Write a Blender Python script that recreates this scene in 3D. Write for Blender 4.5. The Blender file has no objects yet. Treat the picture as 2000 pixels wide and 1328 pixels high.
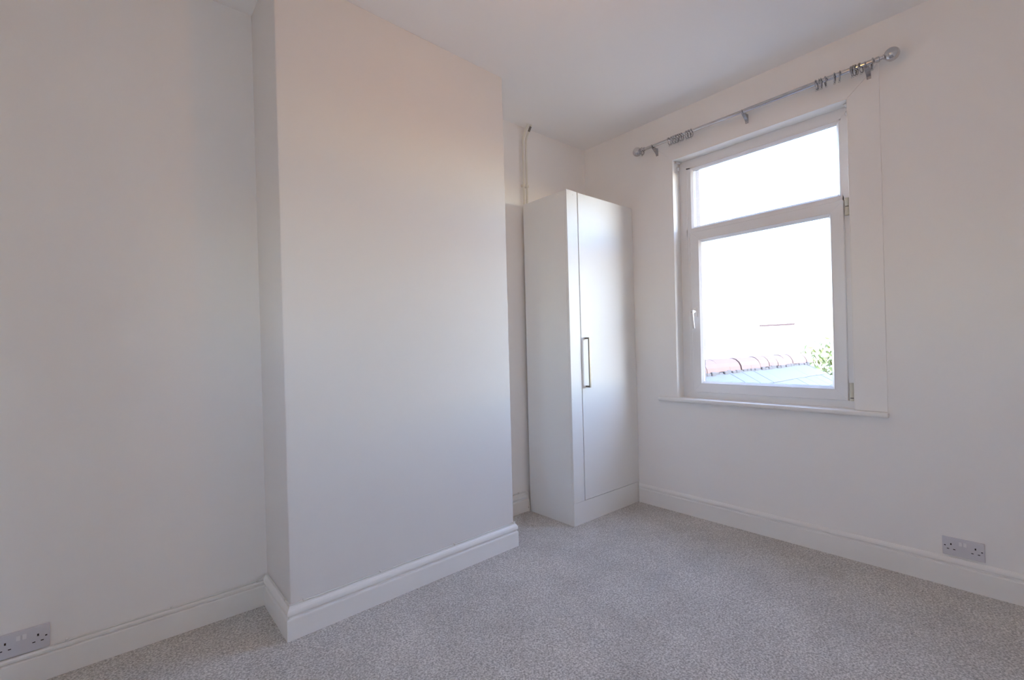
import bpy, bmesh, math, random
from mathutils import Vector, Matrix
random.seed(7)
scene = bpy.context.scene
COL = scene.collection

# ------------------------------------------------------------------ camera
F_PX, YAW, PITCH, ROLL = 911.6164, math.radians(40.6095), math.radians(0.9834), math.radians(-1.3689)
CAM = Vector((-3.0611, -2.5709, 1.1954))
fw = Vector((math.cos(PITCH) * math.sin(YAW), math.cos(PITCH) * math.cos(YAW), math.sin(PITCH)))
rt = fw.cross(Vector((0, 0, 1))).normalized()
up = rt.cross(fw)
r2 = math.cos(ROLL) * rt + math.sin(ROLL) * up
u2 = -math.sin(ROLL) * rt + math.cos(ROLL) * up
cam_data = bpy.data.cameras.new('camera')
cam_data.sensor_width = 36.0
cam_data.lens = F_PX / 2000.0 * 36.0
cam_data.clip_start = 0.02
cam_data.clip_end = 500
cam = bpy.data.objects.new('camera', cam_data)
COL.objects.link(cam)
m = Matrix((r2, u2, -fw)).transposed().to_4x4()
m.translation = CAM
cam.matrix_world = m
scene.camera = cam

# ------------------------------------------------------------------ light and exposure
SKY_STRENGTH = 3.4
SUN_STRENGTH = 5.0
BULB_STRENGTH = 165.0
scene.view_settings.view_transform = 'Standard'
scene.view_settings.look = 'None'
scene.view_settings.gamma = 1.0
scene.view_settings.use_curve_mapping = False
scene.view_settings.exposure = -0.09
scene.cycles.use_denoising = True
scene.cycles.max_bounces = 16
scene.cycles.diffuse_bounces = 12
scene.cycles.glossy_bounces = 5
scene.cycles.transparent_max_bounces = 16
scene.cycles.sample_clamp_indirect = 8.0

world = bpy.data.worlds.new('sky')
scene.world = world
world.use_nodes = True
wn = world.node_tree.nodes
wl = world.node_tree.links
wn.clear()
sky = wn.new('ShaderNodeTexSky')
sky.sky_type = 'NISHITA'
sky.sun_disc = False
sky.sun_elevation = math.radians(42)
sky.sun_rotation = math.radians(180)
sky.air_density = 1.0
sky.dust_density = 0.6
sky.ozone_density = 1.0
bg = wn.new('ShaderNodeBackground')
bg.inputs['Strength'].default_value = SKY_STRENGTH
wo = wn.new('ShaderNodeOutputWorld')
wb = wn.new('ShaderNodeMix')                 # white balance of the daylight
wb.data_type = 'RGBA'
wb.blend_type = 'MULTIPLY'
wb.inputs['Factor'].default_value = 1.0
wb.inputs['B'].default_value = (1.055, 0.97, 0.965, 1)
wl.new(sky.outputs[0], wb.inputs['A'])
wl.new(wb.outputs['Result'], bg.inputs[0])
wl.new(bg.outputs[0], wo.inputs[0])

sun_data = bpy.data.lights.new('sun', 'SUN')
sun_data.energy = SUN_STRENGTH
sun_data.color = (1.0, 0.90, 0.76)
sun_data.angle = math.radians(0.55)
sun = bpy.data.objects.new('sun', sun_data)
COL.objects.link(sun)
sun.rotation_euler = Vector((0.0, 0.74, -0.66)).to_track_quat('-Z', 'Y').to_euler()
sun.location = (0, -10, 12)


# ------------------------------------------------------------------ materials
def newmat(name):
    mt = bpy.data.materials.new(name)
    mt.use_nodes = True
    return mt, mt.node_tree.nodes, mt.node_tree.links, mt.node_tree.nodes['Principled BSDF']


def mat(name, col, rough=0.5, metal=0.0, spec=0.5, noise=0.0, nscale=8.0, bump=0.0, bscale=60.0, coat=0.0):
    mt, n, l, b = newmat(name)
    b.inputs['Base Color'].default_value = (*col, 1)
    b.inputs['Roughness'].default_value = rough
    b.inputs['Metallic'].default_value = metal
    b.inputs['Specular IOR Level'].default_value = spec
    b.inputs['Coat Weight'].default_value = coat
    tc = n.new('ShaderNodeTexCoord')
    if noise > 0:
        nz = n.new('ShaderNodeTexNoise')
        nz.inputs['Scale'].default_value = nscale
        nz.inputs['Detail'].default_value = 5
        l.new(tc.outputs['Object'], nz.inputs['Vector'])
        mx = n.new('ShaderNodeMix')
        mx.data_type = 'RGBA'
        mx.inputs['A'].default_value = (*[c * (1 - noise) for c in col], 1)
        mx.inputs['B'].default_value = (*[min(1, c * (1 + noise)) for c in col], 1)
        l.new(nz.outputs['Fac'], mx.inputs['Factor'])
        l.new(mx.outputs['Result'], b.inputs['Base Color'])
    if bump > 0:
        nb = n.new('ShaderNodeTexNoise')
        nb.inputs['Scale'].default_value = bscale
        nb.inputs['Detail'].default_value = 4
        l.new(tc.outputs['Object'], nb.inputs['Vector'])
        bp = n.new('ShaderNodeBump')
        bp.inputs['Strength'].default_value = bump
        bp.inputs['Distance'].default_value = 0.01
        l.new(nb.outputs['Fac'], bp.inputs['Height'])
        l.new(bp.outputs['Normal'], b.inputs['Normal'])
    return mt


M = {}
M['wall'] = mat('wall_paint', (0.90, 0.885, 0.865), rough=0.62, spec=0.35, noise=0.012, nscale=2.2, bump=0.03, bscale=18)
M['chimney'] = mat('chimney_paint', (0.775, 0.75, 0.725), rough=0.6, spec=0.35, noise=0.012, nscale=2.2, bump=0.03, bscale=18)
M['ceiling'] = mat('ceiling_paint', (0.915, 0.905, 0.895), rough=0.85, spec=0.2, noise=0.01, nscale=1.5, bump=0.03, bscale=15)
M['gloss'] = mat('white_gloss_woodwork', (0.87, 0.86, 0.835), rough=0.34, spec=0.5, noise=0.02, nscale=6, bump=0.05, bscale=35)
M['upvc'] = mat('white_upvc', (0.85, 0.85, 0.855), rough=0.30, spec=0.5)
M['laminate'] = mat('white_laminate', (0.82, 0.82, 0.80), rough=0.40, spec=0.44)
M['socket'] = mat('white_socket_plastic', (0.66, 0.65, 0.69), rough=0.35)
M['switch'] = mat('white_switch_plastic', (0.80, 0.79, 0.81), rough=0.3)
M['black'] = mat('dark_hole', (0.012, 0.011, 0.011), rough=0.8)
M['chrome'] = mat('chrome', (0.58, 0.58, 0.60), rough=0.10, metal=1.0)
M['darkchrome'] = mat('dark_chrome', (0.42, 0.42, 0.44), rough=0.22, metal=1.0)
M['nickel'] = mat('brushed_nickel', (0.20, 0.185, 0.165), rough=0.38, metal=1.0)
M['hinge'] = mat('cream_hinge_plastic', (0.66, 0.64, 0.54), rough=0.45)
M['clear'] = mat('milky_plastic', (0.74, 0.74, 0.74), rough=0.25)
M['pipe'] = mat('painted_pipe', (0.78, 0.76, 0.68), rough=0.45, noise=0.04, nscale=14)
M['pipejoint'] = mat('dull_grey_pipe_joint', (0.16, 0.15, 0.14), rough=0.6)
M['cable'] = mat('painted_cable', (0.76, 0.75, 0.72), rough=0.5)
M['rubber'] = mat('grey_gasket', (0.10, 0.11, 0.15), rough=0.6)
M['slate'] = mat('slate', (0.052, 0.057, 0.070), rough=0.6, noise=0.22, nscale=3.5, bump=0.2, bscale=18)
M['deck'] = mat('roof_underlay', (0.05, 0.05, 0.055), rough=0.9)
M['terracotta'] = mat('terracotta', (0.090, 0.052, 0.044), rough=0.75, noise=0.2, nscale=6)
M['brick'] = mat('weathered_brick', (0.115, 0.060, 0.050), rough=0.85, noise=0.25, nscale=9, bump=0.3, bscale=40)
M['mortar'] = mat('mortar', (0.17, 0.155, 0.15), rough=0.95, noise=0.1, nscale=20)
M['render'] = mat('pale_house_render', (0.72, 0.68, 0.62), rough=0.9, noise=0.05, nscale=2)
M['farroof'] = mat('pale_roof_tiles', (0.50, 0.40, 0.36), rough=0.85, noise=0.12, nscale=5)
M['ground'] = mat('yard_paving', (0.42, 0.32, 0.22), rough=0.95, noise=0.15, nscale=1.2)
M['farpane'] = mat('hazy_window_pane', (0.45, 0.5, 0.55), rough=0.2)
M['leaf'] = mat('leaves', (0.130, 0.155, 0.032), rough=0.55, noise=0.3, nscale=5)
M['bark'] = mat('bark', (0.12, 0.085, 0.06), rough=0.9, noise=0.3, nscale=20)
M['cord'] = mat('white_flex', (0.8, 0.8, 0.78), rough=0.5)


def carpet_mat():
    mt, n, l, b = newmat('taupe_carpet')
    tc = n.new('ShaderNodeTexCoord')
    n1 = n.new('ShaderNodeTexNoise')
    n1.inputs['Scale'].default_value = 135
    n1.inputs['Detail'].default_value = 3
    n1.inputs['Roughness'].default_value = 0.72
    l.new(tc.outputs['Object'], n1.inputs['Vector'])
    rp = n.new('ShaderNodeValToRGB')
    e = rp.color_ramp.elements
    e[0].position, e[0].color = 0.36, (0.285, 0.264, 0.245, 1)
    e[1].position, e[1].color = 0.64, (0.755, 0.725, 0.690, 1)
    mid = rp.color_ramp.elements.new(0.5)
    mid.color = (0.505, 0.480, 0.452, 1)
    l.new(n1.outputs['Fac'], rp.inputs['Fac'])
    n2 = n.new('ShaderNodeTexNoise')          # brushed pile: broad soft patches
    n2.inputs['Scale'].default_value = 3.2
    n2.inputs['Detail'].default_value = 5
    n2.inputs['Roughness'].default_value = 0.65
    l.new(tc.outputs['Object'], n2.inputs['Vector'])
    mr = n.new('ShaderNodeMapRange')
    mr.inputs['From Min'].default_value = 0.3
    mr.inputs['From Max'].default_value = 0.7
    mr.inputs['To Min'].default_value = 0.86
    mr.inputs['To Max'].default_value = 1.12
    l.new(n2.outputs['Fac'], mr.inputs['Value'])
    mul = n.new('ShaderNodeMix')
    mul.data_type = 'RGBA'
    mul.blend_type = 'MULTIPLY'
    mul.inputs['Factor'].default_value = 1.0
    l.new(rp.outputs['Color'], mul.inputs['A'])
    l.new(mr.outputs['Result'], mul.inputs['B'])
    l.new(mul.outputs['Result'], b.inputs['Base Color'])
    b.inputs['Roughness'].default_value = 0.95
    b.inputs['Specular IOR Level'].default_value = 0.1
    b.inputs['Sheen Weight'].default_value = 0.25
    b.inputs['Sheen Roughness'].default_value = 0.6
    bp = n.new('ShaderNodeBump')
    bp.inputs['Strength'].default_value = 0.7
    bp.inputs['Distance'].default_value = 0.006
    l.new(n1.outputs['Fac'], bp.inputs['Height'])
    l.new(bp.outputs['Normal'], b.inputs['Normal'])
    return mt


M['carpet'] = carpet_mat()


def glass_mat():
    mt, n, l, b = newmat('window_glass')
    n.remove(b)
    out = n['Material Output']
    tr = n.new('ShaderNodeBsdfTransparent')
    tr.inputs['Color'].default_value = (0.95, 0.97, 0.97, 1)
    gl = n.new('ShaderNodeBsdfGlossy')
    gl.inputs['Roughness'].default_value = 0.01
    geo = n.new('ShaderNodeNewGeometry')
    dot = n.new('ShaderNodeVectorMath'); dot.operation = 'DOT_PRODUCT'
    l.new(geo.outputs['Incoming'], dot.inputs[0])
    l.new(geo.outputs['Normal'], dot.inputs[1])
    ab = n.new('ShaderNodeMath'); ab.operation = 'ABSOLUTE'
    l.new(dot.outputs['Value'], ab.inputs[0])
    om = n.new('ShaderNodeMath'); om.operation = 'SUBTRACT'; om.inputs[0].default_value = 1.0
    l.new(ab.outputs[0], om.inputs[1])
    pw = n.new('ShaderNodeMath'); pw.operation = 'POWER'; pw.inputs[1].default_value = 5.0
    l.new(om.outputs[0], pw.inputs[0])
    fr = n.new('ShaderNodeMath'); fr.operation = 'MULTIPLY_ADD'
    fr.inputs[1].default_value = 0.93
    fr.inputs[2].default_value = 0.04
    l.new(pw.outputs[0], fr.inputs[0])
    mx = n.new('ShaderNodeMixShader')
    l.new(fr.outputs[0], mx.inputs[0])
    l.new(tr.outputs[0], mx.inputs[1])
    l.new(gl.outputs[0], mx.inputs[2])
    l.new(mx.outputs[0], out.inputs[0])
    return mt


M['glass'] = glass_mat()


def emit_mat():
    mt, n, l, b = newmat('glowing_bulb')
    b.inputs['Base Color'].default_value = (1, 0.9, 0.75, 1)
    b.inputs['Emission Color'].default_value = (1.0, 0.42, 0.07, 1)
    b.inputs['Emission Strength'].default_value = BULB_STRENGTH
    return mt


M['bulb'] = emit_mat()


# ------------------------------------------------------------------ geometry helpers
def wloc(o):
    v = Vector((0, 0, 0))
    while o is not None:
        v += Vector(o.location)
        o = o.parent
    return v


def obj(name, bm, mt, parent=None, smooth=False, loc=None):
    """link bm (world coordinates) as one mesh object"""
    bmesh.ops.recalc_face_normals(bm, faces=bm.faces)
    me = bpy.data.meshes.new(name)
    cs = [v.co for v in bm.verts]
    lo = Vector([min(c[i] for c in cs) for i in range(3)])
    hi = Vector([max(c[i] for c in cs) for i in range(3)])
    ctr = Vector(loc) if loc is not None else Vector(((lo.x + hi.x) / 2, (lo.y + hi.y) / 2, lo.z))
    for v in bm.verts:
        v.co -= ctr
    if smooth:
        for f in bm.faces:
            f.smooth = True
    bm.to_mesh(me)
    bm.free()
    me.materials.append(M[mt] if isinstance(mt, str) else mt)
    o = bpy.data.objects.new(name, me)
    COL.objects.link(o)
    o.location = ctr - (wloc(parent) if parent else Vector((0, 0, 0)))
    o.parent = parent
    if smooth:
        try:
            me.set_sharp_from_angle(angle=math.radians(38))
        except Exception:
            pass
    return o


def thing(name, loc, label=None, cat=None, group=None, kind=None):
    o = bpy.data.objects.new(name, None)
    o.empty_display_size = 0.05
    COL.objects.link(o)
    o.location = loc
    return tag(o, label, cat, group, kind)


def tag(o, label=None, cat=None, group=None, kind=None):
    if label: o['label'] = label
    if cat: o['category'] = cat
    if group: o['group'] = group
    if kind: o['kind'] = kind
    return o


def BM():
    return bmesh.new()


def box(bm, x0, x1, y0, y1, z0, z1, bevel=0.0, seg=2):
    t = bmesh.new()
    vs = [t.verts.new((x, y, z)) for x in (x0, x1) for y in (y0, y1) for z in (z0, z1)]
    for f in ((0, 1, 3, 2), (4, 6, 7, 5), (0, 4, 5, 1), (2, 3, 7, 6), (0, 2, 6, 4), (1, 5, 7, 3)):
        t.faces.new([vs[i] for i in f])
    if bevel > 0:
        bmesh.ops.bevel(t, geom=list(t.edges), offset=bevel, segments=seg, profile=0.5, affect='EDGES')
    me = bpy.data.meshes.new('tmp')
    t.to_mesh(me)
    t.free()
    bm.from_mesh(me)
    bpy.data.meshes.remove(me)
    return bm


def hexa(bm, pts):
    """8 points: 0-3 bottom loop, 4-7 top loop"""
    v = [bm.verts.new(p) for p in pts]
    for f in ((3, 2, 1, 0), (4, 5, 6, 7), (0, 1, 5, 4), (1, 2, 6, 5), (2, 3, 7, 6), (3, 0, 4, 7)):
        bm.faces.new([v[i] for i in f])
    return bm


def prism(bm, poly, axis, a, b):
    """poly: 2D points in the plane of the other two axes (order x,y,z without axis)"""
    def P(p, t):
        q = list(p)
        q.insert(axis, t)
        return q
    A = [bm.verts.new(P(p, a)) for p in poly]
    B = [bm.verts.new(P(p, b)) for p in poly]
    n = len(poly)
    bm.faces.new(A)
    bm.faces.new(B[::-1])
    for i in range(n):
        j = (i + 1) % n
        bm.faces.new((A[i], B[i], B[j], A[j]))
    return bm


def tube(bm, pts, r, seg=12, closed=False, cap=True):
    pts = [Vector(p) for p in pts]
    n = len(pts)
    rings = []
    prev = None
    for i, p in enumerate(pts):
        if closed:
            d = (pts[(i + 1) % n] - pts[i - 1]).normalized()
        else:
            d = (pts[min(i + 1, n - 1)] - pts[max(i - 1, 0)]).normalized()
        if prev is None:
            a = Vector((0, 0, 1)) if abs(d.z) < 0.9 else Vector((1, 0, 0))
            u = d.cross(a).normalized()
        else:
            u = (prev - d * prev.dot(d)).normalized()
        prev = u
        w = d.cross(u)
        rr = r[i] if isinstance(r, (list, tuple)) else r
        rings.append([bm.verts.new(p + (u * math.cos(2 * math.pi * k / seg) + w * math.sin(2 * math.pi * k / seg)) * rr) for k in range(seg)])
    rng = n if closed else n - 1
    for i in range(rng):
        A, B = rings[i], rings[(i + 1) % n]
        for k in range(seg):
            bm.faces.new((A[k], A[(k + 1) % seg], B[(k + 1) % seg], B[k]))
    if cap and not closed:
        bm.faces.new(rings[0][::-1])
        bm.faces.new(rings[-1])
    return bm


def lathe(bm, prof, org, axis, seg=24):
    """prof: (distance along axis, radius)"""
    axis = Vector(axis).normalized()
    a = Vector((0, 0, 1)) if abs(axis.z) < 0.9 else Vector((1, 0, 0))
    u = axis.cross(a).normalized()
    w = axis.cross(u)
    rings = []
    for t, r in prof:
        c = Vector(org) + axis * t
        if r < 1e-6:
            rings.append([bm.verts.new(c)])
        else:
            rings.append([bm.verts.new(c + (u * math.cos(2 * math.pi * k / seg) + w * math.sin(2 * math.pi * k / seg)) * r) for k in range(seg)])
    for A, B in zip(rings, rings[1:]):
        for k in range(seg):
            q = []
            for R_, kk in ((A, k), (A, k + 1), (B, k + 1), (B, k)):
                v = R_[kk % len(R_)]
                if v not in q:
                    q.append(v)
            if len(q) > 2:
                bm.faces.new(q)
    for R_ in (rings[0], rings[-1]):
        if len(R_) > 2:
            bm.faces.new(R_)
    return bm


def sweep(bm, path, prof):
    """profile (out, z) swept along a 2D floor path with mitred corners; the room is to the left of the path"""
    path = [Vector(p) for p in path]
    n = len(path)
    rows = []
    for i, p in enumerate(path):
        ds = []
        if i > 0: ds.append((path[i] - path[i - 1]).normalized())
        if i < n - 1: ds.append((path[i + 1] - path[i]).normalized())
        ns = [Vector((-d.y, d.x)) for d in ds]
        if len(ns) == 1:
            off = ns[0]
        else:
            off = (ns[0] + ns[1])
            off = off / (off.dot(ns[0]))
        rows.append([bm.verts.new((p.x + off.x * o, p.y + off.y * o, z)) for o, z in prof])
    m_ = len(prof)
    for A, B in zip(rows, rows[1:]):
        for k in range(m_):
            j = (k + 1) % m_
            bm.faces.new((A[k], A[j], B[j], B[k]))
    bm.faces.new(rows[0][::-1])
    bm.faces.new(rows[-1])
    return bm


def ring(bm, y0, y1, z0, z1, prof, gap=0.0):
    """profile (inset, x) swept round a rectangle in the window wall as four mitred bars"""
    cs = [(y0, z0, 1, 1), (y1, z0, -1, 1), (y1, z1, -1, -1), (y0, z1, 1, -1)]
    for i in range(4):
        a, b = cs[i], cs[(i + 1) % 4]
        dy, dz = b[0] - a[0], b[1] - a[1]
        ln = math.hypot(dy, dz)
        dy, dz = dy / ln * gap, dz / ln * gap
        A = [bm.verts.new((x, a[0] + a[2] * t + dy, a[1] + a[3] * t + dz)) for t, x in prof]
        B = [bm.verts.new((x, b[0] + b[2] * t - dy, b[1] + b[3] * t - dz)) for t, x in prof]
        m_ = len(prof)
        for k in range(m_):
            j = (k + 1) % m_
            bm.faces.new((A[k], A[j], B[j], B[k]))
        bm.faces.new(A[::-1])
        bm.faces.new(B)
    return bm


LEAN = 0.0085


def lean(bm):
    for v in bm.verts:
        v.co.y -= LEAN * (v.co.z - 0.8)
    return bm


# ------------------------------------------------------------------ room dimensions (metres)
H = 2.8551
XB, YR = -3.78, -3.25            # wall behind the camera, wall on the right
CHX1, CHX0 = -1.2234, -2.4983    # chimney breast right / left edge
CHD1, CHD0 = -0.4012, -0.4469    # chimney breast face at right / left
LL, LR = -0.0322, -0.0083        # lean at the ceiling
EY, EH = -0.0625, 0.0179         # left alcove wall plane and its lean

b = BM(); box(b, XB - 0.2, 0.30, YR - 0.2, 0.20, -0.12, 0.0)
tag(obj('floor', b, 'carpet'), 'grey taupe fitted carpet covering the whole floor', kind='structure')
b = BM(); box(b, XB - 0.2, 0.30, YR - 0.2, 0.20, H, H + 0.12)
tag(obj('ceiling', b, 'ceiling'), 'plain white painted ceiling', kind='structure')

b = BM()
hexa(b, [(XB - 0.1, EY, 0), (CHX0 + 0.02, EY, 0), (CHX0 + 0.02, 0.15, 0), (XB - 0.1, 0.15, 0),
         (XB - 0.1, EY + EH, H), (CHX0 + 0.02, EY + EH, H), (CHX0 + 0.02, 0.15, H), (XB - 0.1, 0.15, H)])
tag(obj('wall_left', b, 'wall'), 'off-white painted wall of the recess left of the chimney breast', kind='structure')
b = BM(); box(b, CHX1 - 0.02, 0.0, 0.0, 0.15, 0, H)
tag(obj('wall_alcove', b, 'wall'), 'off-white painted back wall of the alcove behind the wardrobe', kind='structure')
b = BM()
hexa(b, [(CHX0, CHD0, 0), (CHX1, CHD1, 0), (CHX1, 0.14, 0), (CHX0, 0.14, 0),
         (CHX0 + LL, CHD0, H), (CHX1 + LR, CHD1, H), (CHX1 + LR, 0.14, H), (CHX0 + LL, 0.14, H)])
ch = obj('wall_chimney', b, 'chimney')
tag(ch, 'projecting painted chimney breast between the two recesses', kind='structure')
bv = ch.modifiers.new('edge', 'BEVEL'); bv.width = 0.004; bv.segments = 3; bv.limit_method = 'ANGLE'
b = BM(); box(b, XB - 0.15, 0.3, YR - 0.15, YR, 0, H)
tag(obj('wall_right', b, 'wall'), 'off-white painted wall opposite the chimney breast', kind='structure')

# window wall: inner plaster leaf with the opening, outer brick leaf
RY0, RY1, RZ0, RZ1 = -1.850, -0.799, 0.80, 2.514      # opening (right, left, bottom, top) at sill height


def wall_with_hole(bm, x0, x1, ya, yb, za, zb, hy0, hy1, hz0, hz1, lean_=None):
    """a wall slab with a leaning rectangular opening, built as one closed mesh"""
    def sh(y, z): return y - (LEAN if lean_ is None else lean_) * (z - 0.8)
    outer = [(ya, za), (yb, za), (yb, zb), (ya, zb)]
    inner = [(sh(hy0, hz0), hz0), (sh(hy1, hz0), hz0), (sh(hy1, hz1), hz1), (sh(hy0, hz1), hz1)]
    V = {}
    for nm, x in (('a', x0), ('b', x1)):
        V[nm + 'o'] = [bm.verts.new((x, y, z)) for y, z in outer]
        V[nm + 'i'] = [bm.verts.new((x, y, z)) for y, z in inner]
    for i in range(4):
        j = (i + 1) % 4
        bm.faces.new((V['ao'][i], V['ao'][j], V['ai'][j], V['ai'][i]))
        bm.faces.new((V['bo'][i], V['bi'][i], V['bi'][j], V['bo'][j]))
        bm.faces.new((V['ao'][i], V['bo'][i], V['bo'][j], V['ao'][j]))
        bm.faces.new((V['ai'][i], V['ai'][j], V['bi'][j], V['bi'][i]))
    return bm


b = BM()
wall_with_hole(b, 0.0, 0.195, YR - 0.15, 0.15, 0.0, H, RY0, RY1, RZ0 - 0.012, RZ1)
ww = obj('wall_window', b, 'wall')
tag(ww, 'off-white painted wall with the window opening', kind='structure')
# wall behind the viewpoint, with an unseen window added to let in fill daylight
W2Y0, W2Y1, W2Z0, W2Z1 = -1.85, -1.38, 1.25, 2.00
b = BM()
wall_with_hole(b, XB - 0.25, XB, YR - 0.15, 0.15, 0.0, H, W2Y0, W2Y1, W2Z0, W2Z1, 0.0)
tag(obj('wall_back', b, 'wall'), 'off-white painted wall behind the viewpoint', kind='structure')
w2 = thing('fill_window', (XB - 0.15, (W2Y0 + W2Y1) / 2, W2Z0), 'small white upvc window added unseen behind the viewpoint for fill daylight', kind='structure')
x2 = XB - 0.15
b = BM(); ring(b, W2Y0, W2Y1, W2Z0, W2Z1, [(0, x2), (0.05, x2), (0.06, x2 + 0.008), (0.06, x2 + 0.06), (0, x2 + 0.06)]); obj('window_frame', b, 'upvc', w2)
b = BM(); box(b, x2 + 0.02, x2 + 0.024, W2Y0 + 0.058, W2Y1 - 0.058, W2Z0 + 0.058, W2Z1 - 0.058); obj('pane', b, 'glass', w2)
b = BM(); box(b, XB - 0.10, XB + 0.03, W2Y0 - 0.0, W2Y1 + 0.0, W2Z0 - 0.001, W2Z0 + 0.02, 0.006, 2); obj('window_sill', b, 'gloss', w2)
BJ = -0.838                      # outer brick jamb
b = BM()
wall_with_hole(b, 0.197, 0.305, YR - 2.0, 6.0, -3.0, 3.4, -1.815, BJ - 0.004, 0.74, 2.56)
obj('brick_backing', b, 'mortar', ww)
first = None
for k in range(24):
    z = 0.745 + k * 0.075
    ln_ = 0.215 if k % 2 else 0.1025
    if first is None or k == 1:
        b = BM(); box(b, 0.212, 0.3145, BJ, BJ + ln_, z, z + 0.065, 0.004, 1)
        o = obj('brick', b, 'brick', ww)
        if k == 0: first = o
        else: second = o
    else:
        src = first if k % 2 == 0 else second
        o = src.copy(); COL.objects.link(o)
        o.location = (src.location.x + random.uniform(-.002, .002), src.location.y + random.uniform(-.004, .003), src.location.z)
    o.location.z = z - wloc(ww).z
    o.location.y -= LEAN * (z - 0.8)

# ------------------------------------------------------------------ skirting boards
PROF_CH = [(0, 0), (0.021, 0), (0.021, 0.083), (0.0195, 0.087), (0.0110, 0.0885), (0.0095, 0.0935), (0.0155, 0.0965), (0.0195, 0.103),
           (0.0200, 0.110), (0.0185, 0.118), (0.0145, 0.126), (0.0100, 0.131), (0.0075, 0.137), (0, 0.139)]
PROF_W = [(0, 0), (0.0135, 0), (0.0135, 0.098), (0.0115, 0.102), (0.0045, 0.1035), (0.0035, 0.1095), (0.0105, 0.1125), (0.0125, 0.119),
          (0.0115, 0.127), (0.0075, 0.134), (0.004, 0.138), (0, 0.139)]
PROF_L = [(0, 0), (0.020, 0), (0.020, 0.090), (0.0185, 0.0935), (0.0085, 0.0945), (0.0085, 0.0985), (0.016, 0.1005), (0.0155, 0.107),
          (0.010, 0.112), (0, 0.114)]
b = BM(); sweep(b, [(CHX0, EY), (XB, EY)], PROF_L)
tag(obj('baseboard_left', b, 'gloss'), 'plain white skirting board in the left recess', kind='structure')
b = BM(); sweep(b, [(CHX1, 0.0), (CHX1, CHD1), (CHX0, CHD0), (CHX0, EY)], PROF_CH)
tag(obj('baseboard_chimney', b, 'gloss'), 'moulded white skirting board wrapped around the chimney breast', kind='structure')
b = BM(); sweep(b, [(-0.742, 0.0), (CHX1, 0.0)], PROF_CH)
tag(obj('baseboard_alcove', b, 'gloss'), 'short moulded white skirting board beside the wardrobe', kind='structure')
b = BM(); sweep(b, [(0.0, YR), (0.0, -0.463)], PROF_W)
tag(obj('baseboard_window', b, 'gloss'), 'moulded white skirting board below the window', kind='structure')
b = BM(); sweep(b, [(XB, YR), (0, YR)], PROF_W)
tag(obj('baseboard_right', b, 'gloss'), 'white skirting board opposite the chimney breast', kind='structure')
b = BM(); sweep(b, [(XB, EY), (XB, YR)], PROF_W)
tag(obj('baseboard_back', b, 'gloss'), 'white skirting board behind the viewpoint', kind='structure')

# ------------------------------------------------------------------ window
AY0, AY1, AZ = -1.990, -0.664, 2.640      # outer edges of the flat surround boards
for k, poly in enumerate([
        [(RY1, 0.815), (AY1, 0.815), (AY1, AZ), (RY1, RZ1)],
        [(RY0, 0.815), (RY0, RZ1), (AY0, AZ), (AY0, 0.815)],
        [(RY1 - 0.0015, RZ1 + 0.0005), (AY1 - 0.0015, AZ), (AY0 + 0.0015, AZ), (RY0 + 0.0015, RZ1 + 0.0005)]]):
    b = BM(); prism(b, poly, 0, -0.0055, 0.001); lean(b)
    t = obj('trim_%d' % (k + 1), b, 'wall')
    bv = t.modifiers.new('edge', 'BEVEL'); bv.width = 0.0012; bv.segments = 2
    tag(t, ['flat white surround board left of the window', 'flat white surround board right of the window', 'flat white head board above the window behind the curtain pole'][k], kind='structure')

win = thing('window_1', (0.09, -1.325, 0.80), 'white upvc window with a fixed top light and one opening sash', kind='structure')
FX = 0.090
for poly in ([(RY1 + 0.001, 0.8126), (RY1 + 0.001, RZ1 + 0.001), (RY1 - 0.004, RZ1 - 0.0035), (RY1 - 0.004, 0.8126)],
             [(RY0 - 0.001, 0.8126), (RY0 + 0.004, 0.8126), (RY0 + 0.004, RZ1 - 0.0035), (RY0 - 0.001, RZ1 + 0.001)],
             [(RY1 + 0.001, RZ1 + 0.001), (RY0 - 0.001, RZ1 + 0.001), (RY0 + 0.004, RZ1 - 0.004), (RY1 - 0.004, RZ1 - 0.004)]):
    b = BM(); prism(b, poly, 0, -0.0062, FX - 0.0002); lean(b)
    rl = obj('reveal_lining', b, 'gloss', win)
    bv = rl.modifiers.new('edge', 'BEVEL'); bv.width = 0.0012; bv.segments = 2
b = BM()      # outer frame
ring(b, RY0 - 0.004, RY1 + 0.004, RZ0 + 0.006, RZ1 + 0.002,
     [(0, FX), (0.060, FX), (0.066, FX + 0.004), (0.066, FX + 0.07), (0, FX + 0.07)], gap=0.0004)
lean(b); obj('window_frame', b, 'upvc', win)
# fixed light surround sits inside the frame
FY0, FY1, FZ0, FZ1 = -1.787, -0.885, 2.012, 2.447
b = BM()
box(b, FX, FX + 0.07, RY0 + 0.05, RY1 - 0.05, 1.96, FZ0)       # transom
box(b, FX + 0.0005, FX + 0.07, FY1, RY1 - 0.055, RZ0 + 0.055, RZ1 - 0.055)
box(b, FX + 0.0005, FX + 0.07, RY0 + 0.055, FY0, RZ0 + 0.055, RZ1 - 0.055)
box(b, FX + 0.0005, FX + 0.07, RY0 + 0.055, RY1 - 0.055, FZ1, RZ1 - 0.055)
lean(b); obj('transom', b, 'upvc', win)
b = BM(); ring(b, FY0, FY1, FZ0, FZ1, [(0, FX - 0.001), (0.003, FX - 0.004), (0.017, FX + 0.012), (0.017, FX + 0.020), (0, FX + 0.020)], gap=0.0003)
lean(b); obj('glazing_bead', b, 'upvc', win)
b = BM(); ring(b, FY0 - 0.0, FY1, FZ0, FZ1, [(0.006, FX + 0.0201), (0.0185, FX + 0.0201), (0.0185, FX + 0.024), (0.006, FX + 0.024)])
lean(b); obj('gasket', b, 'rubber', win)
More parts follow.
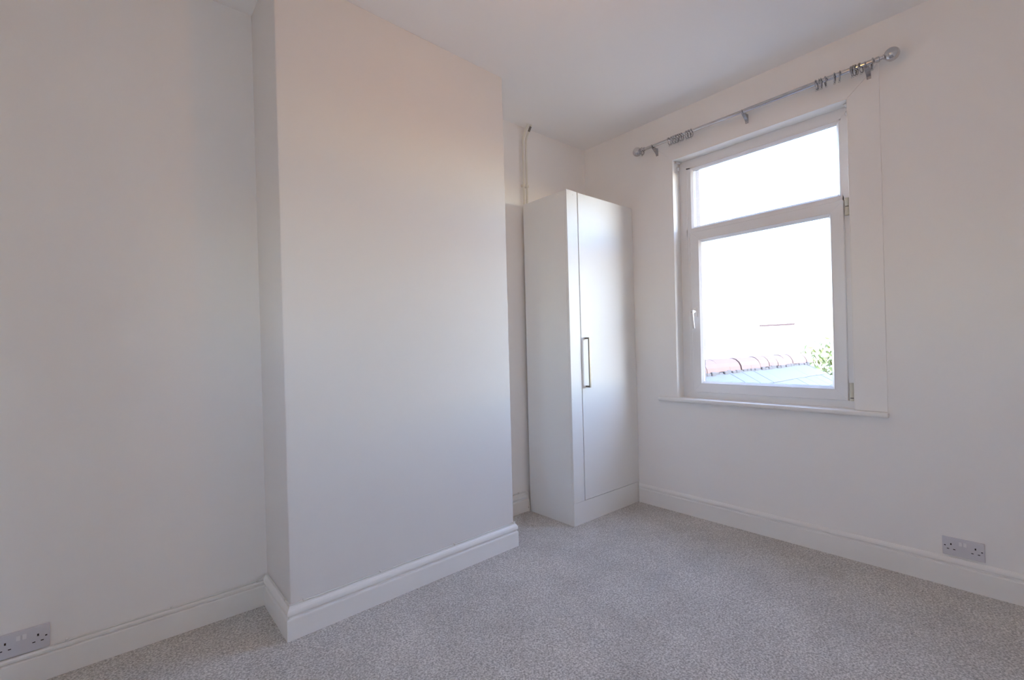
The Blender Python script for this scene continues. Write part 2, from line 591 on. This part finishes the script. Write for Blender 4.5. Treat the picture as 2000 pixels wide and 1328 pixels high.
b = BM(); box(b, FX + 0.024, FX + 0.028, FY0 + 0.005, FY1 - 0.005, FZ0 + 0.005, FZ1 - 0.005)
lean(b); tag(obj('pane', b, 'glass', win), 'clear fixed glass pane of the top light')
# opening sash
SX = 0.072
SY0, SY1, SZ0, SZ1 = -1.801, -0.882, 0.8544, 1.986
b = BM(); ring(b, SY0, SY1, SZ0, SZ1, [(0, SX + 0.003), (0.003, SX), (0.061, SX), (0.061, SX + 0.055), (0, SX + 0.055)], gap=0.0004)
lean(b); sash = obj('sash', b, 'upvc', win)
tag(sash, 'white opening casement sash under the top light')
i_ = 0.060
b = BM(); ring(b, SY0 + i_, SY1 - i_, SZ0 + i_, SZ1 - i_, [(0, SX - 0.001), (0.003, SX - 0.004), (0.017, SX + 0.014), (0.017, SX + 0.026), (0, SX + 0.026)], gap=0.0003)
lean(b); obj('glazing_bead', b, 'upvc', sash)
b = BM(); ring(b, SY0 + i_, SY1 - i_, SZ0 + i_, SZ1 - i_, [(0.004, SX + 0.0261), (0.0185, SX + 0.0261), (0.0185, SX + 0.030), (0.004, SX + 0.030)])
lean(b); obj('gasket', b, 'rubber', sash)
b = BM(); box(b, SX + 0.030, SX + 0.034, SY0 + i_ + 0.005, SY1 - i_ - 0.005, SZ0 + i_ + 0.005, SZ1 - i_ - 0.005)
lean(b); tag(obj('pane', b, 'glass', sash), 'large clear glass pane of the opening sash')
# handle
hy, hz = -0.9165, 1.414
b = BM(); box(b, SX - 0.010, SX, hy - 0.014, hy + 0.014, hz - 0.033, hz + 0.033, 0.004)
handle = obj('window_handle', b, 'upvc', win, smooth=True)
tag(handle, 'white lever handle on the left stile of the sash')
b = BM(); tube(b, [(SX - 0.008, hy, hz + 0.006), (SX - 0.030, hy, hz + 0.006), (SX - 0.042, hy, hz + 0.003), (SX - 0.047, hy, hz - 0.006)], [0.0105, 0.0105, 0.011, 0.010], 14)
obj('spindle', b, 'upvc', handle, smooth=True)
b = BM()
pr = [(hz + 0.016, 0.040, 0.056), (hz - 0.01, 0.043, 0.056), (hz - 0.05, 0.040, 0.050), (hz - 0.085, 0.034, 0.043), (hz - 0.112, 0.028, 0.036)]
prevr = None
for z, xo, xi in pr:
    w_ = 0.0095 if z > hz - 0.1 else 0.008
    r_ = [b.verts.new((SX - xo, hy - w_, z)), b.verts.new((SX - xo, hy + w_, z)), b.verts.new((SX - xi, hy + w_, z)), b.verts.new((SX - xi, hy - w_, z))]
    if prevr:
        for k in range(4):
            b.faces.new((prevr[k], prevr[(k + 1) % 4], r_[(k + 1) % 4], r_[k]))
    else:
        b.faces.new(r_)
    prevr = r_
b.faces.new(prevr)
bmesh.ops.bevel(b, geom=list(b.edges), offset=0.0025, segments=2, profile=0.5, affect='EDGES')
obj('lever', b, 'upvc', handle, smooth=True)
b = BM(); lathe(b, [(0, 0.0), (0, 0.0052), (0.0012, 0.0052), (0.0012, 0)], (SX - 0.0575, hy + 0.0005, hz + 0.003), (1, 0, 0), 14)
obj('key_lock', b, 'darkchrome', handle)
# hinges on the right stile
for z0, z1, zc, lab in ((1.895, 1.992, 1.945, 'upper cream hinge cover beside the transom'), (0.855, 0.955, 0.872, 'lower cream hinge cover at the bottom of the sash')):
    yc = -1.818 - LEAN * (z0 - 0.8)
    b = BM(); tube(b, [(SX + 0.002, yc, zc + 0.001), (SX + 0.002, yc, z1)], 0.0105, 16)
    hg = obj('hinge', b, 'hinge', win, smooth=True); tag(hg, lab)
    b = BM(); tube(b, [(SX + 0.002, yc, z0), (SX + 0.002, yc, zc - 0.003)], 0.0105, 16)
    obj('hinge_cap', b, 'hinge', hg, smooth=True)
    b = BM(); tube(b, [(SX + 0.002, yc, zc - 0.0031), (SX + 0.002, yc, zc + 0.0011)], 0.0085, 12)
    obj('hinge_pin', b, 'black', hg)
# sill board
b = BM()
box(b, -0.002, FX + 0.012, RY0 - 0.0005, RY1 + 0.0005, 0.789, 0.8125)
box(b, -0.034, 0.0, -1.997, -0.660, 0.7865, 0.8145, 0.0095, 4)
obj('window_sill', b, 'gloss', win, smooth=True)

# roller blind brackets left in the two top corners of the reveal
for yb, s, lab in ((RY1 - 0.0045, -1, 'small clear plastic blind bracket in the upper left corner of the window reveal'),
                   (RY0 + 0.0045, 1, 'small clear plastic blind bracket in the upper right corner of the window reveal')):
    yb -= LEAN * 1.68
    t = thing('blind_bracket', (0.05, yb, 2.43), lab, 'bracket', 'blind brackets in the window reveal')
    b = BM(); box(b, 0.022, 0.078, min(yb, yb + s * 0.004), max(yb, yb + s * 0.004), 2.425, 2.498, 0.0015, 1)
    obj('back_plate', b, 'clear', t)
    b = BM(); box(b, 0.022, 0.078, min(yb + s * 0.004, yb + s * 0.022), max(yb + s * 0.004, yb + s * 0.022), 2.496, 2.500, 0.001, 1)
    obj('top_flange', b, 'clear', t)
    b = BM(); lathe(b, [(0, 0), (0, 0.014), (0.012, 0.012), (0.016, 0.006), (0.016, 0)], (0.05, yb + s * 0.004, 2.455), (0, s, 0), 16)
    obj('hub', b, 'clear', t, smooth=True)
    b = BM(); lathe(b, [(0, 0), (0, 0.004), (0.010, 0.004), (0.010, 0)], (0.034, yb + s * 0.004, 2.434), (0, s, 0), 10)
    obj('pin', b, 'upvc', t, smooth=True)

# ------------------------------------------------------------------ curtain pole
PX, PZL, PZR = -0.060, 2.6419, 2.6337
PYL, PYR = -0.5645, -2.0707


def pz(y):
    return PZL + (PZR - PZL) * (y - PYL) / (PYR - PYL)


pole = thing('curtain_pole', (PX, -1.335, 2.58), 'chrome curtain pole with ball finials fixed above the window', 'curtain pole')
b = BM(); tube(b, [(PX, -0.622, pz(-0.622)), (PX, -1.352, pz(-1.352))], 0.0108, 24)
obj('tube', b, 'chrome', pole, smooth=True)
b = BM(); tube(b, [(PX, -1.340, pz(-1.340)), (PX, -2.009, pz(-2.009))], 0.0125, 24)
obj('tube', b, 'chrome', pole, smooth=True)
for y, s in ((PYL, 1), (PYR, -1)):
    prof = [(-0.064, 0), (-0.064, 0.0140), (-0.050, 0.0140), (-0.048, 0.009), (-0.036, 0.009), (-0.034, 0.0135), (-0.029, 0.0135)]
    for k in range(1, 17):
        a = math.radians(155 - k * 155 / 16)
        prof.append((-0.033 * math.cos(math.radians(180) - a), 0.033 * math.sin(a) if k < 16 else 0))
    b = BM(); lathe(b, prof, (PX, y, pz(y)), (0, s, 0), 28)
    f_ = obj('finial', b, 'chrome', pole, smooth=True)
    tag(f_, 'polished ball finial')
for y in (-0.697, -1.337, -1.963):
    z = pz(y)
    b = BM()     # wall foot, arm and cradle
    prism(b, [(-0.0005, z - 0.068), (-0.0050, z - 0.068), (-0.0065, z - 0.046), (-0.018, z - 0.037), (-0.034, z - 0.028),
              (-0.048, z - 0.0185), (PX - 0.004, z - 0.0135), (PX + 0.012, z - 0.006), (-0.030, z - 0.009), (-0.016, z - 0.010), (-0.006, z - 0.004), (-0.0005, z - 0.002)], 1, y - 0.0095, y + 0.0095)
    bmesh.ops.bevel(b, geom=list(b.edges), offset=0.0012, segments=1, affect='EDGES')
    br = obj('bracket', b, 'darkchrome', pole)
    b = BM()
    arc = [(PX + 0.0165 * math.cos(math.radians(a)), y, z + 0.0165 * math.sin(math.radians(a))) for a in range(-200, 21, 20)]
    tube(b, arc, 0.0026, 8)
    obj('cradle', b, 'darkchrome', br, smooth=True)
    b = BM(); lathe(b, [(0, 0), (0, 0.0045), (0.002, 0.0035), (0.0025, 0)], (-0.0058, y, z - 0.056), (-1, 0, 0), 10)
    obj('screw', b, 'chrome', br, smooth=True)

# curtain rings
ring_y = [-0.607, -0.829, -0.847, -0.865, -0.881, -0.896, -0.912, -0.927, -0.961, -0.978, -0.995,
          -1.737, -1.749, -1.761, -1.781, -1.824, -1.848, -1.901, -1.911, -1.921, -1.941, -1.990]
ordn = ['first', 'second', 'third', 'fourth', 'fifth', 'sixth', 'seventh', 'eighth', 'ninth', 'tenth', 'eleventh']
proto = None
for i, y in enumerate(ring_y):
    z = pz(y)
    rr, rw = 0.0250, 0.0026
    pr_ = (0.014 if i == 0 else 0.0108) if y > -1.34 else 0.0125
    cz_ = z + pr_ - rr + rw        # hangs on the pole
    if i < 11:
        lab = 'thin chrome curtain ring on the pole, %s from the left finial' % ordn[i] if i else 'single chrome curtain ring next to the left ball finial'
    else:
        lab = 'thin chrome curtain ring on the pole, %s from the right finial' % ordn[21 - i] if i < 21 else 'single chrome curtain ring nearest the right finial beside the bracket'
    if proto is None:
        t = thing('curtain_ring', (PX, y, cz_), lab, 'curtain ring', 'chrome curtain rings on the pole')
        b = BM(); tube(b, [(PX + rr * math.cos(2 * math.pi * k / 28), y, cz_ + rr * math.sin(2 * math.pi * k / 28)) for k in range(28)], rw, 8, closed=True)
        hoop = obj('hoop', b, 'darkchrome', t, smooth=True)
        b = BM(); tube(b, [(PX, y + 0.0042 * math.cos(2 * math.pi * k / 12), cz_ - rr - 0.0062 + 0.0042 * math.sin(2 * math.pi * k / 12)) for k in range(12)], 0.0011, 6, closed=True)
        eye = obj('eyelet', b, 'darkchrome', t, smooth=True)
        proto = (t, hoop, eye)
    else:
        t = proto[0].copy(); COL.objects.link(t)
        t.location = (PX, y, cz_)
        t['label'] = lab
        for c in proto[1:]:
            d = c.copy(); COL.objects.link(d); d.parent = t
        t.rotation_euler = (random.uniform(-0.10, 0.10), 0, random.uniform(-0.22, 0.30) if i not in (14, 21) else 0.34)

# ------------------------------------------------------------------ wardrobe in the alcove
W, D, HW = 0.7423, 0.4611, 2.2528
wd = thing('wardrobe', (-W / 2, -D / 2, 0), 'tall narrow white single-door wardrobe in the alcove corner', 'wardrobe')
bvl = 0.0008
b = BM(); box(b, -W, -W + 0.018, -D + 0.0185, -0.029, 0.0, HW, bvl, 1); obj('side_panel', b, 'laminate', wd)
b = BM(); box(b, -0.040, -0.022, -D + 0.0185, -0.029, 0.0, HW - 0.004, bvl, 1); obj('side_panel', b, 'laminate', wd)
b = BM(); box(b, -W + 0.0185, -0.0405, -D + 0.019, -0.062, HW - 0.024, HW - 0.006, bvl, 1); obj('top_panel', b, 'laminate', wd)
b = BM(); box(b, -W + 0.0185, -0.0405, -0.061, -0.055, 0.02, HW - 0.006, bvl, 1); obj('back_panel', b, 'laminate', wd)
b = BM(); box(b, -W + 0.0185, -0.0405, -D + 0.030, -0.062, 0.148, 0.166, bvl, 1); obj('bottom_panel', b, 'laminate', wd)
b = BM(); box(b, -W + 0.0004, -0.637, -D, -D + 0.018, 0.1515, HW, 0.0012, 2); obj('filler_strip', b, 'laminate', wd)
b = BM(); box(b, -W + 0.0012, -0.016, -D + 0.003, -D + 0.0180, 0.0, 0.1495, bvl, 1); obj('plinth', b, 'laminate', wd)
b = BM(); box(b, -0.0205, -0.0035, -D + 0.004, -D + 0.0180, 0.0, HW - 0.006, bvl, 1); obj('scribe_strip', b, 'laminate', wd)
b = BM(); box(b, -0.630, -0.0030, -D - 0.001, -D + 0.0175, 0.1535, HW - 0.003, 0.0014, 2)
door = obj('door', b, 'laminate', wd); tag(door, 'smooth white satin wardrobe door')
hx, h0, h1 = -0.592, 0.914, 1.256
b = BM()
box(b, hx - 0.006, hx + 0.006, -D - 0.041, -D - 0.031, h0, h1, 0.0008, 1)
box(b, hx - 0.006, hx + 0.006, -D - 0.0315, -D - 0.001, h0, h0 + 0.012, 0.0006, 1)
box(b, hx - 0.006, hx + 0.006, -D - 0.0315, -D - 0.001, h1 - 0.012, h1, 0.0006, 1)
tag(obj('handle', b, 'nickel', door), 'long brushed nickel bar handle')
caps = [((-W, -0.385, 2.232), (-1, 0, 0)), ((-W, -0.440, 1.690), (-1, 0, 0)), ((-W, -0.440, 0.275), (-1, 0, 0)),
        ((-0.722, -D, 2.228), (0, -1, 0)), ((-0.673, -D, 2.226), (0, -1, 0)), ((-0.728, -D, 0.845), (0, -1, 0)),
        ((-0.722, -D, 0.178), (0, -1, 0)), ((-0.668, -D, 0.180), (0, -1, 0))]
for p_, ax in caps:
    b = BM(); lathe(b, [(-0.0005, 0), (-0.0005, 0.0062), (0.0008, 0.0058), (0.0016, 0.003), (0.0016, 0)], p_, ax, 14)
    obj('screw_cap', b, 'gloss', wd, smooth=True)

# ------------------------------------------------------------------ pipes running up to the ceiling behind the wardrobe
for px_, j, lab in ((-0.722, 0, 'thin cream painted pipe above the wardrobe, the one nearer the chimney breast'),
                    (-0.690, 1, 'cream painted pipe with a dark joint at the ceiling above the wardrobe')):
    t = thing('heating_pipe', (px_, -0.020, 2.20), lab, 'pipe', 'painted pipes in the alcove')
    r_ = 0.0078
    top = [(px_, -0.020, 2.735), (px_ + 0.001, -0.022, 2.755), (px_ + 0.004, -0.028, 2.778), (px_ + 0.009, -0.040, 2.805), (px_ + 0.013, -0.055, 2.832), (px_ + 0.016, -0.067, H)]
    b = BM(); tube(b, [(px_, -0.020, 2.20), (px_, -0.020, 2.5)] + top, r_, 14); obj('tube', b, 'pipe', t, smooth=True)
    if j:
        a_, c_ = Vector(top[-3]), Vector(top[-1])
        b = BM(); tube(b, [a_.lerp(c_, 0.12), a_.lerp(c_, 0.78)], r_ + 0.0007, 14); obj('joint', b, 'pipejoint', t, smooth=True)
    b = BM(); box(b, px_ - 0.012, px_ + 0.012, -0.0295, -0.0005, 2.395, 2.413, 0.002, 1)
    obj('pipe_clip', b, 'pipe', t)

# ------------------------------------------------------------------ aerial cable pinned along the skirting
cab = thing('aerial_cable', (-2.0, -0.45, 0.12), 'thin painted cable pinned along the top of the skirting boards', 'cable')
r_ = 0.0032
LY = EY - 0.0095
pts = [(-3.235, LY, 0.1160), (-3.1, LY, 0.1163), (-2.9, LY, 0.117), (-2.7, LY, 0.1165), (-2.60, LY, 0.1175), (-2.555, LY, 0.121), (-2.525, LY, 0.133), (CHX0 - 0.014, LY - 0.002, 0.1415),
       (CHX0 - 0.0085, LY - 0.012, 0.1425), (CHX0 - 0.0085, -0.15, 0.1425), (CHX0 - 0.0088, -0.30, 0.1428), (CHX0 - 0.0090, -0.42, 0.1425), (CHX0 - 0.0095, CHD0 + 0.002, 0.1425), (CHX0 - 0.006, CHD0 - 0.007, 0.1425), (CHX0 + 0.006, CHD0 - 0.0095, 0.1425)]
nseg = 16
for k in range(1, nseg):
    f_ = k / nseg
    pts.append((CHX0 + (CHX1 - CHX0) * f_, CHD0 + (CHD1 - CHD0) * f_ - 0.009, 0.1425 + 0.0008 * math.sin(k * 1.9)))
pts += [(CHX1 - 0.004, CHD1 - 0.0095, 0.1425), (CHX1 + 0.006, CHD1 - 0.006, 0.1425), (CHX1 + 0.0090, CHD1 + 0.006, 0.1425), (CHX1 + 0.0088, -0.2, 0.1425), (CHX1 + 0.009, -0.02, 0.1425),
        (CHX1 + 0.02, -0.0095, 0.1425), (-1.0, -0.0088, 0.1425), (-0.83, -0.0088, 0.1425), (-0.80, -0.012, 0.147), (-0.778, -0.020, 0.143), (-0.762, -0.027, 0.125), (-0.7535, -0.0285, 0.09), (-0.7505, -0.0285, 0.04), (-0.7490, -0.030, 0.004)]
b = BM(); tube(b, pts, r_, 8)
obj('cable_run', b, 'cable', cab, smooth=True)


def clip(x, y, z, ax):
    b = BM()
    if ax == 'x': box(b, x - 0.004, x + 0.004, y - 0.0050, y + 0.0070, z - 0.0035, z + 0.0065, 0.0012, 1)
    elif ax == 'y': box(b, x - 0.0050, x + 0.0070, y - 0.004, y + 0.004, z - 0.0035, z + 0.0065, 0.0012, 1)
    else: box(b, x - 0.0055, x + 0.004, y - 0.005, y + 0.006, z - 0.004, z + 0.004, 0.0012, 1)
    obj('cable_clip', b, 'cable', cab)


def face_y(x):
    return CHD0 + (CHD1 - CHD0) * (x - CHX0) / (CHX1 - CHX0) - 0.009


for x in (-3.20, -2.875, -2.545): clip(x, LY, 0.1178, 'x')
for x in (-2.448, -2.095, -1.665, -1.236): clip(x, face_y(x), 0.1430, 'x')
clip(CHX0 - 0.0088, -0.40, 0.143, 'y')
clip(-0.835, -0.0088, 0.143, 'x')
clip(-0.7535, -0.0285, 0.030, 'z')

# ------------------------------------------------------------------ sockets


def socket(name_loc, axis, lab):
    """double socket outlet; axis 'x': on the window wall facing -x, 'y': on the left wall facing -y"""
    ox, oy, oz = name_loc                       # lower left corner of the plate as seen from the room, on the wall
    t = thing('double_socket', (ox, oy, oz), lab, 'socket', 'double wall sockets')

    def bx(u0, u1, z0, z1, d0, d1, bev=0.0, seg=1):
        b_ = BM()
        if axis == 'x': box(b_, ox - d1, ox - d0, oy - u1, oy - u0, oz + z0, oz + z1, bev, seg)
        else: box(b_, ox + u0, ox + u1, oy - d1, oy - d0, oz + z0, oz + z1, bev, seg)
        return b_
    obj('plate', bx(0, 0.146, 0, 0.086, 0.0002, 0.010, 0.0022, 3), 'socket', t, smooth=True)
    for u in (0.0585, 0.0745):
        obj('rocker_switch', bx(u, u + 0.0115, 0.053, 0.071, 0.0095, 0.0128, 0.0012, 2), 'switch', t)
    for c in (0.031, 0.115):
        s_ = -1 if c < 0.07 else 1
        obj('pin_hole', bx(c - 0.0025, c + 0.0025, 0.0495, 0.0580, 0.0097, 0.0103), 'black', t)
        for q in (-0.011, 0.011):
            obj('pin_hole', bx(c + q - 0.0040, c + q + 0.0040, 0.0290, 0.0325, 0.0097, 0.0103), 'black', t)
        cx_ = c + s_ * 0.0215
        obj('screw_hole', bx(cx_ - 0.003, cx_ + 0.003, 0.0425, 0.0470, 0.0097, 0.0103), 'black', t)


socket((0.0, -2.1815, 0.1505), 'x', 'white double socket low on the window wall above the skirting')
socket((-3.3925, EY, 0.1165), 'y', 'white double socket low on the wall of the left recess')

# ------------------------------------------------------------------ ceiling pendant (above the top of the picture)
LX, LYY, LZ = -1.79, -1.60, 2.655
lamp = thing('pendant_lamp', (LX, LYY, LZ), 'bare warm bulb on a short white pendant in the middle of the ceiling', 'lamp')
b = BM(); lathe(b, [(0, 0), (0, 0.040), (-0.012, 0.038), (-0.022, 0.018), (-0.024, 0)], (LX, LYY, H), (0, 0, 1), 24); obj('ceiling_rose', b, 'cord', lamp, smooth=True)
b = BM(); tube(b, [(LX, LYY, H - 0.022), (LX, LYY, LZ + 0.085)], 0.0035, 8); obj('flex', b, 'cord', lamp, smooth=True)
b = BM(); lathe(b, [(0.090, 0), (0.090, 0.010), (0.075, 0.017), (0.034, 0.019), (0.032, 0)], (LX, LYY, LZ), (0, 0, 1), 20); obj('lamp_holder', b, 'cord', lamp, smooth=True)
prof = [(-0.030, 0)] + [(0.030 * -math.cos(math.radians(a)), 0.030 * math.sin(math.radians(a))) for a in range(20, 141, 20)] + [(0.033, 0.013), (0.033, 0)]
b = BM(); lathe(b, prof, (LX, LYY, LZ), (0, 0, 1), 16); obj('bulb', b, 'bulb', lamp, smooth=True)

# ------------------------------------------------------------------ outside the window
b = BM(); box(b, -120, 120, -80, 80, -3.2, -3.0)
tag(obj('ground', b, 'ground'), 'pale paved yards far below the window', kind='structure')

# slate roof of the rear outrigger, ridge running away from the house
RYd, RZd, RX0, RX1 = 0.20, 0.91, 0.36, 5.60
ANG = math.radians(31)
roof = thing('slate_roof', (3.0, RYd, -3.0), 'low slate roof with terracotta ridge tiles seen through the bottom of the window', 'roof')
ca, sa = math.cos(ANG), math.sin(ANG)
LEN = 2.55
b = BM()
prism(b, [(RYd, RZd - 0.02), (RYd - LEN * ca, RZd - 0.02 - LEN * sa), (RYd - LEN * ca, RZd - 0.17 - LEN * sa), (RYd, RZd - 0.20),
          (RYd + LEN * ca, RZd - 0.17 - LEN * sa), (RYd + LEN * ca, RZd - 0.02 - LEN * sa)], 0, RX0, RX1 - 0.02)
obj('roof_deck', b, 'deck', roof)
b = BM()
prism(b, [(RYd, RZd - 0.21), (RYd - 2.0, RZd - 0.21 - 2.0 * sa / ca), (RYd - 2.0, -3.0), (RYd + 2.0, -3.0), (RYd + 2.0, RZd - 0.21 - 2.0 * sa / ca)], 0, RX0, RX1 - 0.12)
obj('brick_wall', b, 'brick', roof)
# slates: shared mesh, laid in broken-bond courses
SW, SH_, EXP = 0.335, 0.40, 0.250
proto_s = None
for row in range(10):
    s0 = 0.10 + row * EXP
    n_ = int((RX1 - RX0) / SW) + 1
    for k in range(n_):
        x = RX0 + (k + (0.5 if row % 2 else 0.0)) * SW
        if x + SW > RX1 + 0.05: continue
        if proto_s is None:
            bm_ = BM()
            pts8 = []
            for hh in (0.0, 0.007):
                for (u, v) in ((0.003, 0), (SW - 0.003, 0), (SW - 0.003, SH_), (0.003, SH_)):
                    lift = 0.002 + hh + (v / SH_) * 0.010
                    y_ = RYd - (s0 - 0.05 + v) * ca - lift * sa * -1 * -1
                    z_ = RZd - 0.02 - (s0 - 0.05 + v) * sa + lift * ca
                    pts8.append((x + u, y_, z_))
            hexa(bm_, pts8)
            o = obj('slate', bm_, 'slate', roof)
            proto_s = o; base = (x, s0)
        else:
            o = proto_s.copy(); COL.objects.link(o)
            dv = s0 - base[1] + random.uniform(-.006, .006)
            o.location = proto_s.location + Vector((x - base[0], -dv * ca, -dv * sa + random.uniform(0, .004)))
            o.rotation_euler = (0, random.uniform(-.006, .006), random.uniform(-.008, .008))
# far side of the roof, seen by nobody here but part of the roof
b = BM()
prism(b, [(RYd + 0.05 * ca, RZd - 0.005), (RYd + LEN * ca, RZd - LEN * sa), (RYd + LEN * ca, RZd + 0.008 - LEN * sa), (RYd + 0.05 * ca, RZd + 0.003)], 0, RX0, RX1)
obj('rear_slates', b, 'slate', roof)
proto_r = None
RL = 0.30
for k in range(int((RX1 - RX0) / RL) + 1):
    x = RX0 + k * RL
    if proto_r is None:
        bm_ = BM()
        prof = []
        for rr in (0.135, 0.118):
            row_ = [(RYd + rr * math.cos(math.radians(a)), RZd - 0.065 + rr * 1.12 * math.sin(math.radians(a))) for a in range(0, 181, 20)]
            prof += row_ if rr > 0.12 else row_[::-1]
        prism(bm_, prof, 0, x + 0.006, x + RL - 0.006)
        proto_r = obj('ridge_tile', bm_, 'terracotta', roof); bx0 = x
    else:
        o = proto_r.copy(); COL.objects.link(o)
        o.location = proto_r.location + Vector((x - bx0, random.uniform(-.006, .006), random.uniform(-.004, .006)))
        o.rotation_euler = (0, random.uniform(-.008, .008), random.uniform(-.012, .012))
b = BM()
for k in range(int((RX1 - RX0) / 0.11)):
    x = RX0 + k * 0.11
    box(b, x, x + 0.10, RYd - 0.150 + random.uniform(-.012, .012), RYd - 0.11, RZd - 0.115, RZd - 0.060 + random.uniform(-.01, .01), 0.008, 1)
tag(obj('mortar_bed', b, 'deck', roof), kind='stuff')

# garden tree beyond the end of the roof
tree = thing('garden_tree', (8.7, 0.05, -3.0), 'sunlit leafy green tree beyond the end of the slate roof', 'tree')
b = BM(); tube(b, [(8.7, 0.05, -3.0), (8.72, 0.06, -2.0), (8.66, 0.03, -1.0), (8.70, 0.05, 0.2)], [0.14, 0.12, 0.09, 0.04], 10)
for q in range(7):
    a = q * 0.9
    tube(b, [(8.68, 0.04, -1.0 + 0.1 * q), (8.68 + 0.5 * math.cos(a), 0.04 + 0.5 * math.sin(a), -0.5 + 0.12 * q)], [0.04, 0.012], 6)
obj('trunk', b, 'bark', tree, smooth=True)
b = BM()
for k in range(3600):
    th, ph = random.uniform(0, 2 * math.pi), math.acos(random.uniform(-1, 1))
    rr = random.uniform(0.45, 1.0) ** 0.5 * (1.0 + 0.22 * math.sin(3 * th + 2 * ph))
    c = Vector((8.7 + 1.3 * rr * math.sin(ph) * math.cos(th), 0.05 + 1.3 * rr * math.sin(ph) * math.sin(th), 0.02 + 1.15 * rr * math.cos(ph)))
    u = Vector((random.gauss(0, 1), random.gauss(0, 1), random.gauss(0, 1))).normalized()
    v = u.orthogonal().normalized()
    l_ = random.uniform(0.05, 0.09)
    vs = [b.verts.new(c + u * l_), b.verts.new(c + v * l_ * 0.5 + u.cross(v) * 0.01), b.verts.new(c - u * l_), b.verts.new(c - v * l_ * 0.5 + u.cross(v) * 0.01)]
    b.faces.new(vs)
tag(obj('foliage', b, 'leaf', tree), kind='stuff')

# house far behind the yards, bleached by the light
hs = thing('distant_house', (27, 9, -3.0), 'pale distant house with a reddish ridge, bleached out behind the slate roof', 'house')
b = BM(); box(b, 25, 31, 5, 13.5, -3.0, 0.2); obj('wall', b, 'render', hs)
b = BM(); prism(b, [(24.7, 0.2), (28, 2.22), (31.3, 0.2)], 1, 4.8, 13.7)
obj('roof', b, 'farroof', hs)
b = BM(); tube(b, [(28, 7.6, 2.2), (28, 9.6, 2.2)], 0.09, 10); obj('ridge', b, 'terracotta', hs, smooth=True)
for k in range(3):
    y0 = 6.0 + k * 2.6
    b = BM(); box(b, 24.94, 25.02, y0, y0 + 1.1, -1.6, -0.3); wdw = obj('window', b, 'upvc', hs)
    b = BM(); box(b, 24.93, 24.95, y0 + 0.08, y0 + 1.02, -1.52, -0.38); obj('window_pane', b, 'farpane', wdw)
